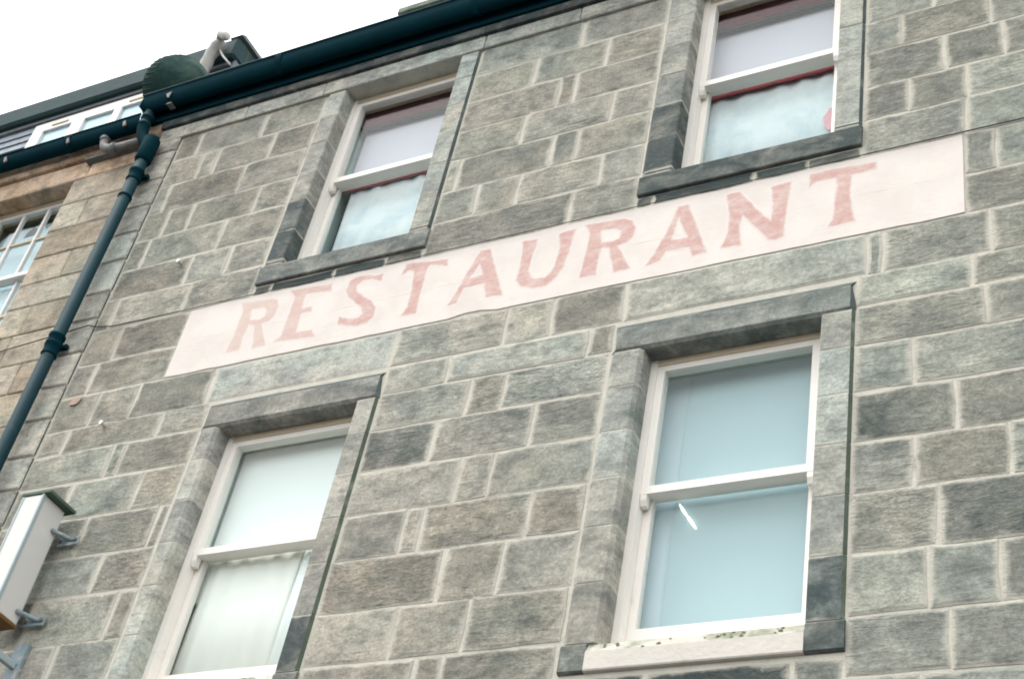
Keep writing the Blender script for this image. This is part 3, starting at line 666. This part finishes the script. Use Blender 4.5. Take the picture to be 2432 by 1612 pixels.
# its window
nwp = empty('window', ((NW[0] + NW[1]) / 2, .15, NW[2]), nb); nwp['label'] = 'sash window with white glazing bars and powder blue blind'
x0, x1, zs, zl = NW
mb = MB(); mb.box(x0 - .008, x0 + .05, .16, .27, zs, zl + .008); mb.box(x1 - .05, x1 + .008, .16, .27, zs, zl + .008); mb.box(x0 + .05, x1 - .05, .16, .27, zl - .035, zl + .008); mb.box(x0 + .05, x1 - .05, .2, .27, zs, zs + .03); mb.build('sash_box', M_CREAM, nwp)
a, b_ = x0 + .051, x1 - .051
def nsash(nm, z0, z1, y0, y1):
    mb = MB(); mb.ring(a, b_, z0, z1, .045, .045, .045, .035, y0, y1); mb.build(nm, M_UPVC, nwp)
    for k in (1, 2):
        mb = MB(); xx = a + .045 + (b_ - a - .09) * k / 3; mb.box(xx - .013, xx + .013, y0 + .004, y1 - .004, z0 + .045, z1 - .035); mb.build('glazing_bar', M_UPVC, nwp)
    for k in range(3):
        xa = a + .045 + (b_ - a - .09) * k / 3 + .014; xb = a + .045 + (b_ - a - .09) * (k + 1) / 3 - .014
        mb = MB(); zz = z0 + .045 + (z1 - z0 - .08) * .52; mb.box(xa, xb, y0 + .006, y1 - .006, zz - .010, zz + .010); mb.build('glazing_bar', M_WARM if False else M_CREAM, nwp)
        for q0, q1 in ((z0 + .046, zz - .011), (zz + .011, z1 - .036)):
            mb = MB(); mb.box(xa, xb, (y0 + y1) / 2 - .002, (y0 + y1) / 2 + .002, q0, q1); mb.build('pane', M_GLASS, nwp)
nsash('upper_sash', 9.83, zl - .036, .17, .212); nsash('lower_sash', zs + .031, 9.87, .216, .258)
zt = 10.63
pts = [(x0 + .02, zs), (x1 - .01, zs), (x1 - .01, zt - .02)]
for c0, w0 in ((x1 - .26, .24), (x1 - .62, .13), (x0 + .30, .26)):
    pts += [(c0 + w0 * math.cos(t), zt - .10 + .14 * math.sin(t)) for t in [math.pi * k / 8 for k in range(9)]]
pts += [(x0 + .02, zt - .1)]
mb = MB(); mb.plate([pts], .30, .303); mb.build('blind', M_NBLUE, nwp)
mb = MB(); mb.box(x0, x1, .34, .345, zs, zl + .3); mb.build('back_blind', M_TEAL, nwp)
mb = MB(); mb.box(x0 - .3, x1 + .3, 1.2, 1.25, zs - .3, zl + .4); mb.box(x0 - .3, x1 + .3, .405, 1.2, zl + .4, zl + .42); mb.box(x0 - .3, x1 + .3, .405, 1.2, zs - .32, zs - .3); mb.build('room_lining', M_DARK, nwp)
# long slate dormer set back on the neighbour's roof
DY = 1.0
mb = MB(); mb.prism_x([(-.05, 11.17), (.1, 11.17), (DY + .0, 11.9), (DY + .03, 12.3), (6, 16.0), (6, 16.1), (-.05, 11.2)], -14.0, XP - .003); mb.build('roof', M_ROOFSL, nb)
XD = -9.05
mb = MB(); mb.box(-14, XD - .02, DY + .02, 4.0, 11.95, 13.60); mb.build('dormer_wall', M_LEAD, nb)
mb = MB(); mb.box(-14, XD + .03, DY - .10, 4.1, 13.60, 13.90, 0, .03); o = mb.build('dormer_fascia', M_FASCIA, nb)
mb = MB(); mb.box(-14, XD - .04, DY - .03, DY + .018, 13.545, 13.598); mb.build('fascia_board', M_LEAD, nb)
mb = MB(); mb.box(-9.62, -9.36, DY - .05, DY + .016, 13.40, 13.50); mb.build('timber_board', simple('salmon_timber', (.62, .45, .36), .8, .15, 8, bump=.2), nb)
mb = MB(); mb.box(XD - .02, XD + .02, DY - .02, DY + 1.4, 12.0, 13.599, 0, .004); mb.build('dormer_cheek', M_LEAD, nb)
mb = MB(); mb.prism_x([(DY - .11, 13.90), (4.1, 13.90), (4.1, 13.97), (DY - .06, 13.945)], XD - .10, XD + .06); mb.build('verge_cap', M_LEAD, nb)
for r in range(6):                                               # slate courses left of the dormer windows, then a strip above them
    zt_ = 13.545 - r * .115
    x = -13.6 - (r % 2) * .12
    while x < -11.79:
        xe = min(x + .25, -11.775)
        mb = MB(); mb.prism_x([(DY + .018, zt_), (DY + .008, zt_), (DY - .012, zt_ - .125), (DY - .004, zt_ - .128)], x + .003, xe - .003); mb.build('slate', M_SLATE, nb); x += .25
x = -11.775
while x < XD - .1:
    xe = min(x + .25, XD - .06); mb = MB(); mb.prism_x([(DY + .018, 13.544), (DY + .010, 13.544), (DY - .004, 13.500), (DY + .004, 13.498)], x + .002, xe - .002); mb.build('slate', M_SLATE, nb); x += .25
# dormer windows
dw = empty('dormer_window', (-10.6, DY, 12.4), nb); dw['label'] = 'row of white framed casements'
XS = [-11.765, -10.96 - .115, -10.53 + .02, -9.62]
mb = MB(); mb.box(-11.765, -9.66, DY - .03, DY + .016, 13.36, 13.496); mb.box(-11.765, -11.60, DY - .03, DY + .016, 12.3, 13.359)
for a, b_ in ((-11.175, -10.99), (-10.565, -10.46), (-10.03, -9.93), (-9.70, -9.66)): mb.box(a, b_, DY - .03, DY + .016, 12.3, 13.359)
mb.build('frame', M_UPVC, dw)
for a, b_ in ((-11.60, -11.175), (-10.99, -10.565), (-10.46, -10.03), (-9.93, -9.70)):
    mb = MB(); mb.box(a, b_, DY - .005, DY - .001, 12.3, 13.36); mb.build('pane', M_GLASS, dw)
    mb = MB(); mb.box(a, b_, DY + .008, DY + .012, 12.3, 13.36); mb.build('blind', M_NBLUE, dw)
for a, b_ in ((-11.49, -11.25), (-10.38, -10.10)):
    mb = MB(); mb.box(a, b_, DY - .042, DY - .03, 13.405, 13.432, 0, .003); mb.build('trickle_vent', M_CREAM, dw)

# ================================================================== roof things
sdh = tag(empty('satellite_dish', (-8.38, .12, 11.3)), 'moss green round dish standing above the end of the grey building gutter', 'dish')
def dish():
    ax = Vector((.80, -.12, -.30)).normalized(); cen = Vector((-8.52, .18, 11.98))
    u = ax.orthogonal().normalized(); v = ax.cross(u); mb = MB(); N = 40; rings = []
    prof = [(.31, -.17), (.335, -.16), (.335, .0), (.322, .012), (.30, .05), (.26, .105), (.19, .16), (.11, .195), (.03, .205)]
    for r, d in prof:
        rings.append(len(mb.v))
        for k in range(N):
            a = 2 * math.pi * k / N; mb.v.append(tuple(cen + ax * d + (u * math.cos(a) + v * math.sin(a)) * r))
    for i in range(len(prof) - 1):
        for k in range(N): mb.f.append((rings[i] + k, rings[i] + (k + 1) % N, rings[i + 1] + (k + 1) % N, rings[i + 1] + k)); mb.mi.append(0)
    mb.f.append(tuple(rings[-1] + k for k in range(N))); mb.mi.append(0); mb.f.append(tuple(rings[0] + k for k in reversed(range(N)))); mb.mi.append(0)
    smooth_by_angle(mb.build('bowl', M_DISH, sdh), 50)
    for k in range(0, N):
        a = 2 * math.pi * (k + .5) / N; d = u * math.cos(a) + v * math.sin(a); q = MB(); q.tube([cen + ax * -.155 + d * .338, cen + ax * -.005 + d * .3355], .0045, 5); q.build('rim_rib', M_FASCIA, sdh)
    mb = MB(); mb.tube([tuple(cen + ax * -.05), (-8.40, .25, 11.7), (-8.36, .22, 11.36)], .022, 8); mb.build('mast', M_LEAD, sdh)
dish()
fl = tag(empty('flue_pipe', (-9.25, .8, 13.3)), 'white bent plastic flue pipe in front of the slate dormer end', 'flue')
mb = MB(); path = [(-9.33, .88, 13.0), (-9.30, .87, 13.36)] + arc((-9.295, .86, 13.42), (-9.27, .84, 13.64), (-9.215, .82, 13.70), 5) + [(-9.17, .82, 13.78)]
mb.tube(path, [.062, .062, .064, .070, .063, .070, .063, .070, .06], 14); mb.build('pipe', M_FLUE, fl, True)
mb = MB(); mb.tube([(-9.18, .80, 13.76), (-9.13, .76, 13.80), (-9.03, .74, 13.70), (-8.985, .73, 13.62)], [.04, .055, .05, .016], 12); mb.build('terminal', M_FLUE, fl, True)
mb = MB(); mb.tube([(-9.22, .83, 13.74), (-9.10, .86, 13.55), (-8.98, .90, 13.40)], .012, 8); mb.build('stay', M_BOLT, fl, True)

# ================================================================== the painted sign
sg = tag(empty('painted_sign', (-4.17, -.012, 8.0)), 'long faded cream band on the stone wall with RESTAURANT in washed out red', 'sign')
def band(z0, z1, zt_jit, zb_jit):
    xa, xb = -7.004, -1.346; n = 46; top = [(xa + (xb - xa) * i / n, z1 + RND.uniform(-zt_jit, zt_jit)) for i in range(n + 1)]; bot = [(xa + (xb - xa) * i / n, z0 + RND.uniform(-zb_jit, zb_jit)) for i in range(n + 1)]
    for i in (20, 21): 
        if zb_jit > .003: bot[i] = (bot[i][0], z0 + .022)
    mb = MB(); mb.plate([bot + top[::-1]], -.0066, .003); return mb.build('band', M_SIGN, sg)
band(7.999, 8.3200, .0008, .0036); band(8.3206, 8.652, .005, .0006)
GL = {'R2':[[(-3.756,8.603),(-3.627,8.595),(-3.484,8.58),(-3.424,8.547),(-3.397,8.477),(-3.4,8.4),(-3.433,8.359),(-3.5,8.345),(-3.453,8.249),(-3.393,8.119),(-3.498,8.111),(-3.524,8.225),(-3.56,8.345),(-3.614,8.36),(-3.625,8.252),(-3.62,8.122),(-3.735,8.124),(-3.72,8.278),(-3.716,8.434),(-3.718,8.525)],[(-3.642,8.52),(-3.527,8.51),(-3.491,8.471),(-3.492,8.409),(-3.528,8.392),(-3.62,8.401)]],'E':[[(-6.096,8.621),(-5.737,8.596),(-5.725,8.526),(-5.936,8.55),(-5.945,8.528),(-5.934,8.408),(-5.849,8.406),(-5.84,8.358),(-5.931,8.363),(-5.914,8.177),(-5.776,8.168),(-5.733,8.095),(-6.088,8.134),(-6.035,8.177),(-6.035,8.388),(-6.036,8.545)],None],'S':[[(-5.308,8.579),(-5.299,8.505),(-5.382,8.551),(-5.465,8.555),(-5.507,8.518),(-5.498,8.468),(-5.436,8.411),(-5.344,8.335),(-5.282,8.256),(-5.275,8.174),(-5.317,8.127),(-5.395,8.118),(-5.493,8.144),(-5.564,8.175),(-5.571,8.24),(-5.487,8.197),(-5.406,8.194),(-5.375,8.227),(-5.401,8.285),(-5.484,8.364),(-5.554,8.429),(-5.585,8.496),(-5.577,8.584),(-5.523,8.612),(-5.436,8.599),(-5.357,8.571)],None],'T1':[[(-5.143,8.526),(-5.122,8.623),(-4.79,8.576),(-4.777,8.512),(-4.914,8.563),(-4.943,8.541),(-4.941,8.389),(-4.938,8.216),(-4.93,8.115),(-5.048,8.119),(-5.014,8.189),(-5.02,8.351),(-5.04,8.532),(-5.091,8.557)],None],'A1':[[(-4.537,8.589),(-4.462,8.58),(-4.388,8.392),(-4.283,8.118),(-4.402,8.131),(-4.444,8.265),(-4.595,8.262),(-4.624,8.137),(-4.694,8.121),(-4.645,8.232),(-4.592,8.424)],[(-4.514,8.466),(-4.472,8.346),(-4.569,8.337)]],'U':[[(-4.215,8.584),(-4.105,8.576),(-4.11,8.499),(-4.121,8.411),(-4.125,8.304),(-4.099,8.236),(-4.061,8.204),(-3.988,8.193),(-3.95,8.23),(-3.928,8.313),(-3.92,8.423),(-3.946,8.579),(-3.829,8.592),(-3.842,8.492),(-3.849,8.369),(-3.867,8.263),(-3.912,8.165),(-3.966,8.119),(-4.055,8.12),(-4.153,8.164),(-4.196,8.223),(-4.196,8.295),(-4.198,8.455)],None],'A2':[[(-3.112,8.579),(-3.044,8.575),(-3.014,8.488),(-2.946,8.291),(-2.882,8.113),(-2.972,8.111),(-3.001,8.194),(-3.157,8.2),(-3.19,8.128),(-3.28,8.105),(-3.232,8.199),(-3.162,8.387)],[(-3.097,8.479),(-3.018,8.279),(-3.13,8.29)]],'N':[[(-2.793,8.591),(-2.707,8.59),(-2.639,8.485),(-2.55,8.348),(-2.485,8.263),(-2.479,8.403),(-2.501,8.57),(-2.375,8.577),(-2.386,8.429),(-2.397,8.271),(-2.399,8.118),(-2.444,8.095),(-2.495,8.118),(-2.574,8.237),(-2.671,8.379),(-2.687,8.281),(-2.666,8.114),(-2.784,8.125),(-2.756,8.247),(-2.757,8.399)],None],'T2':[[(-2.256,8.599),(-2.159,8.605),(-1.998,8.593),(-1.851,8.581),(-1.85,8.518),(-1.981,8.521),(-2.0,8.514),(-2.007,8.365),(-1.991,8.212),(-1.97,8.118),(-2.133,8.114),(-2.101,8.162),(-2.093,8.254),(-2.085,8.455),(-2.095,8.518),(-2.218,8.524),(-2.259,8.493)],None]}
def letter(ch, key, dx=0.0):
    o_, h_ = GL[key]; loops = [[(x + dx, z) for x, z in o_]] + ([[(x + dx, z) for x, z in h_]] if h_ else [])
    def area(l): return sum(l[i][0] * l[(i + 1) % len(l)][1] - l[(i + 1) % len(l)][0] * l[i][1] for i in range(len(l)))
    def dense(l): return [(p[0] + (q[0] - p[0]) * t, p[1] + (q[1] - p[1]) * t) for p, q in zip(l, l[1:] + l[:1]) for t in (0, .5)]
    def off(l, d):
        n = len(l); r = []
        for i in range(n):
            e1 = Vector((l[i][0] - l[i - 1][0], l[i][1] - l[i - 1][1])).normalized(); e2 = Vector((l[(i + 1) % n][0] - l[i][0], l[(i + 1) % n][1] - l[i][1])).normalized()
            n1 = Vector((-e1.y, e1.x)); n2 = Vector((-e2.y, e2.x)); b2 = (n1 + n2)
            b2 = b2.normalized() / max(.6, b2.normalized().dot(n1)) if b2.length > .1 else n1
            r.append((l[i][0] + b2.x * d, l[i][1] + b2.y * d))
        return r
    for i, l in enumerate(loops):
        l = dense(l)
        if (area(l) < 0) == (i == 0): l = l[::-1]                      # outer loop counter-clockwise, holes clockwise
        loops[i] = l
    outer = [off(l, -.016) for l in loops]; inner = [off(l, .012) for l in loops]
    mb = MB(); mb.plate(inner, -.0076, -.0060); ed = [0.0] * len(mb.v); k0 = 0; n = sum(len(l) for l in loops)
    for l in outer:
        o0 = len(mb.v); mb.v += [(x, -.00685, z) for x, z in l]; ed += [1.0] * len(l)
        for k in range(len(l)):
            k2 = (k + 1) % len(l); mb.f.append((k0 + k, k0 + k2, o0 + k2, o0 + k)); mb.mi.append(0)
        k0 += len(l)
    o = mb.build('letter', M_LETTER, sg, edge=ed); o['label'] = 'red letter ' + ch
for ch, key, dx in (('R', 'R2', -2.765), ('E', 'E', 0), ('S', 'S', 0), ('T', 'T1', 0), ('A', 'A1', 0), ('U', 'U', 0), ('R', 'R2', 0), ('A', 'A2', 0), ('N', 'N', 0), ('T', 'T2', 0)): letter(ch, key, dx)

# ================================================================== wall fittings
cb = MB()
pts = [(-12.0, -.012, 8.70), (-10.4, -.012, 8.672), (-8.95, -.012, 8.675), (-8.39, -.05, 8.668), (-8.2, -.06, 8.670), (-8.0, -.046, 8.705), (-7.95, -.022, 8.70), (-7.78, -.018, 8.668), (-7.5, -.018, 8.661), (-7.0, -.020, 8.659), (-5.5, -.020, 8.656), (-4, -.02, 8.658), (-2.5, -.02, 8.655), (-1.35, -.02, 8.656), (-.6, -.018, 8.660), (1.2, -.018, 8.658)]
cb.tube(pts, [.0055] * 9 + [.003] * 4 + [.0045] * 3, 6); tag(cb.build('cable', M_CABLE, None, True), 'thin black cable running along the top edge of the painted sign', 'cable')
bx = tag(empty('box_sign', (-7.38, -.1, 5.9)), 'white projecting box sign with mossy lid and rusty bottom edge at lower left', 'sign')
X0, X1, Y0, Y1, Z0, Z1 = -7.475, -7.292, -.322, -.10, 5.925, 6.80
mb = MB(); mb.box(X0, X1, Y0, Y1, Z0, Z1, 0, .008); mb.build('case', M_BOX, bx)
mb = MB(); mb.box(X1 - .010, X1 + .004, Y0 - .004, Y0 + .022, Z0 + .01, Z1 - .004); mb.box(X0 - .004, X0 + .012, Y0 - .004, Y0 + .012, Z0 + .01, Z1 - .004); mb.build('edge_trim', M_TRIM, bx)
mb = MB(); mb.box(X0 - .02, X1 + .055, Y0 - .006, Y1 + .04, Z1 + .002, Z1 + .028, 0, .004); mb.build('lid', M_LEADMOSS, bx)
mb = MB(); mb.box(X0 - .003, X1 + .005, Y0 - .005, Y1 + .004, Z0 - .022, Z0 + .002, 0, .003); mb.build('bottom_rail', M_RUST, bx)
mb = MB(); mb.box(X0 + .05, X1 - .10, Y1 + .002, -.02, Z0 + .05, Z1 - .05); mb.build('backplate', M_TRIM, bx)
for z in (6.60, 5.985):
    mb = MB(); mb.box(-7.31, -7.13, -.046, -.034, z - .035, z + .03, 0, .003); mb.build('bracket_plate', M_BRACK, bx)
    mb = MB(); mb.tube([(-7.165, -.04, z), (-7.21, -.055, z + .01), (-7.292, -.15, z + .025)], .016, 8); mb.build('bracket_arm', M_BRACK, bx, True)
    for xx in (-7.15, -7.285):
        mb = MB(); mb.tube([(xx, -.046, z), (xx, -.062, z)], .013, 6); mb.build('bolt', M_GREYIRON, bx)
lb = tag(empty('wall_bracket', (-7.22, -.02, 5.6)), 'pale blue steel bracket with projecting bar on the wall under the box sign', 'bracket')
mb = MB(); mb.box(-7.29, -7.185, -.040, -.008, 5.30, 5.83, 0, .004); mb.build('plate', M_BRACK, lb)
mb = MB(); mb.box(-7.255, -7.215, -.75, -.041, 5.645, 5.69, 0, .004); mb.build('bar', M_TRIM, lb)
for i, (x, z, l) in enumerate(((-7.322, 9.215, 'small bright bolt head on the wall left of the upper window'), (-7.392, 7.629, 'small bright bolt head on the wall left of the lower window'))):
    t = tag(empty('wall_bolt', (x, -.012, z)), l, 'bolt', 'bolts in the stone wall')
    mb = MB(); mb.tube([(x, -.012, z), (x, -.05, z)], .012, 8); mb.build('shank', M_BOLT, t)
    mb = MB(); mb.tube([(x - .0, -.046, z), (x, -.056, z)], .020, 6); mb.build('nut', M_BOLT, t)
mb = MB(); pts = [(-7.806 + .052 * math.cos(t) * (1 + .2 * math.sin(3 * t)), 7.929 + .042 * math.sin(t) * (1 + .2 * math.cos(2 * t))) for t in [2 * math.pi * k / 20 for k in range(20)]]
mb.plate([pts], -.022, .0); tag(mb.build('filler_patch', M_RUSTPATCH), 'small rust stained filled hole in the stone beside the downpipe', 'patch')
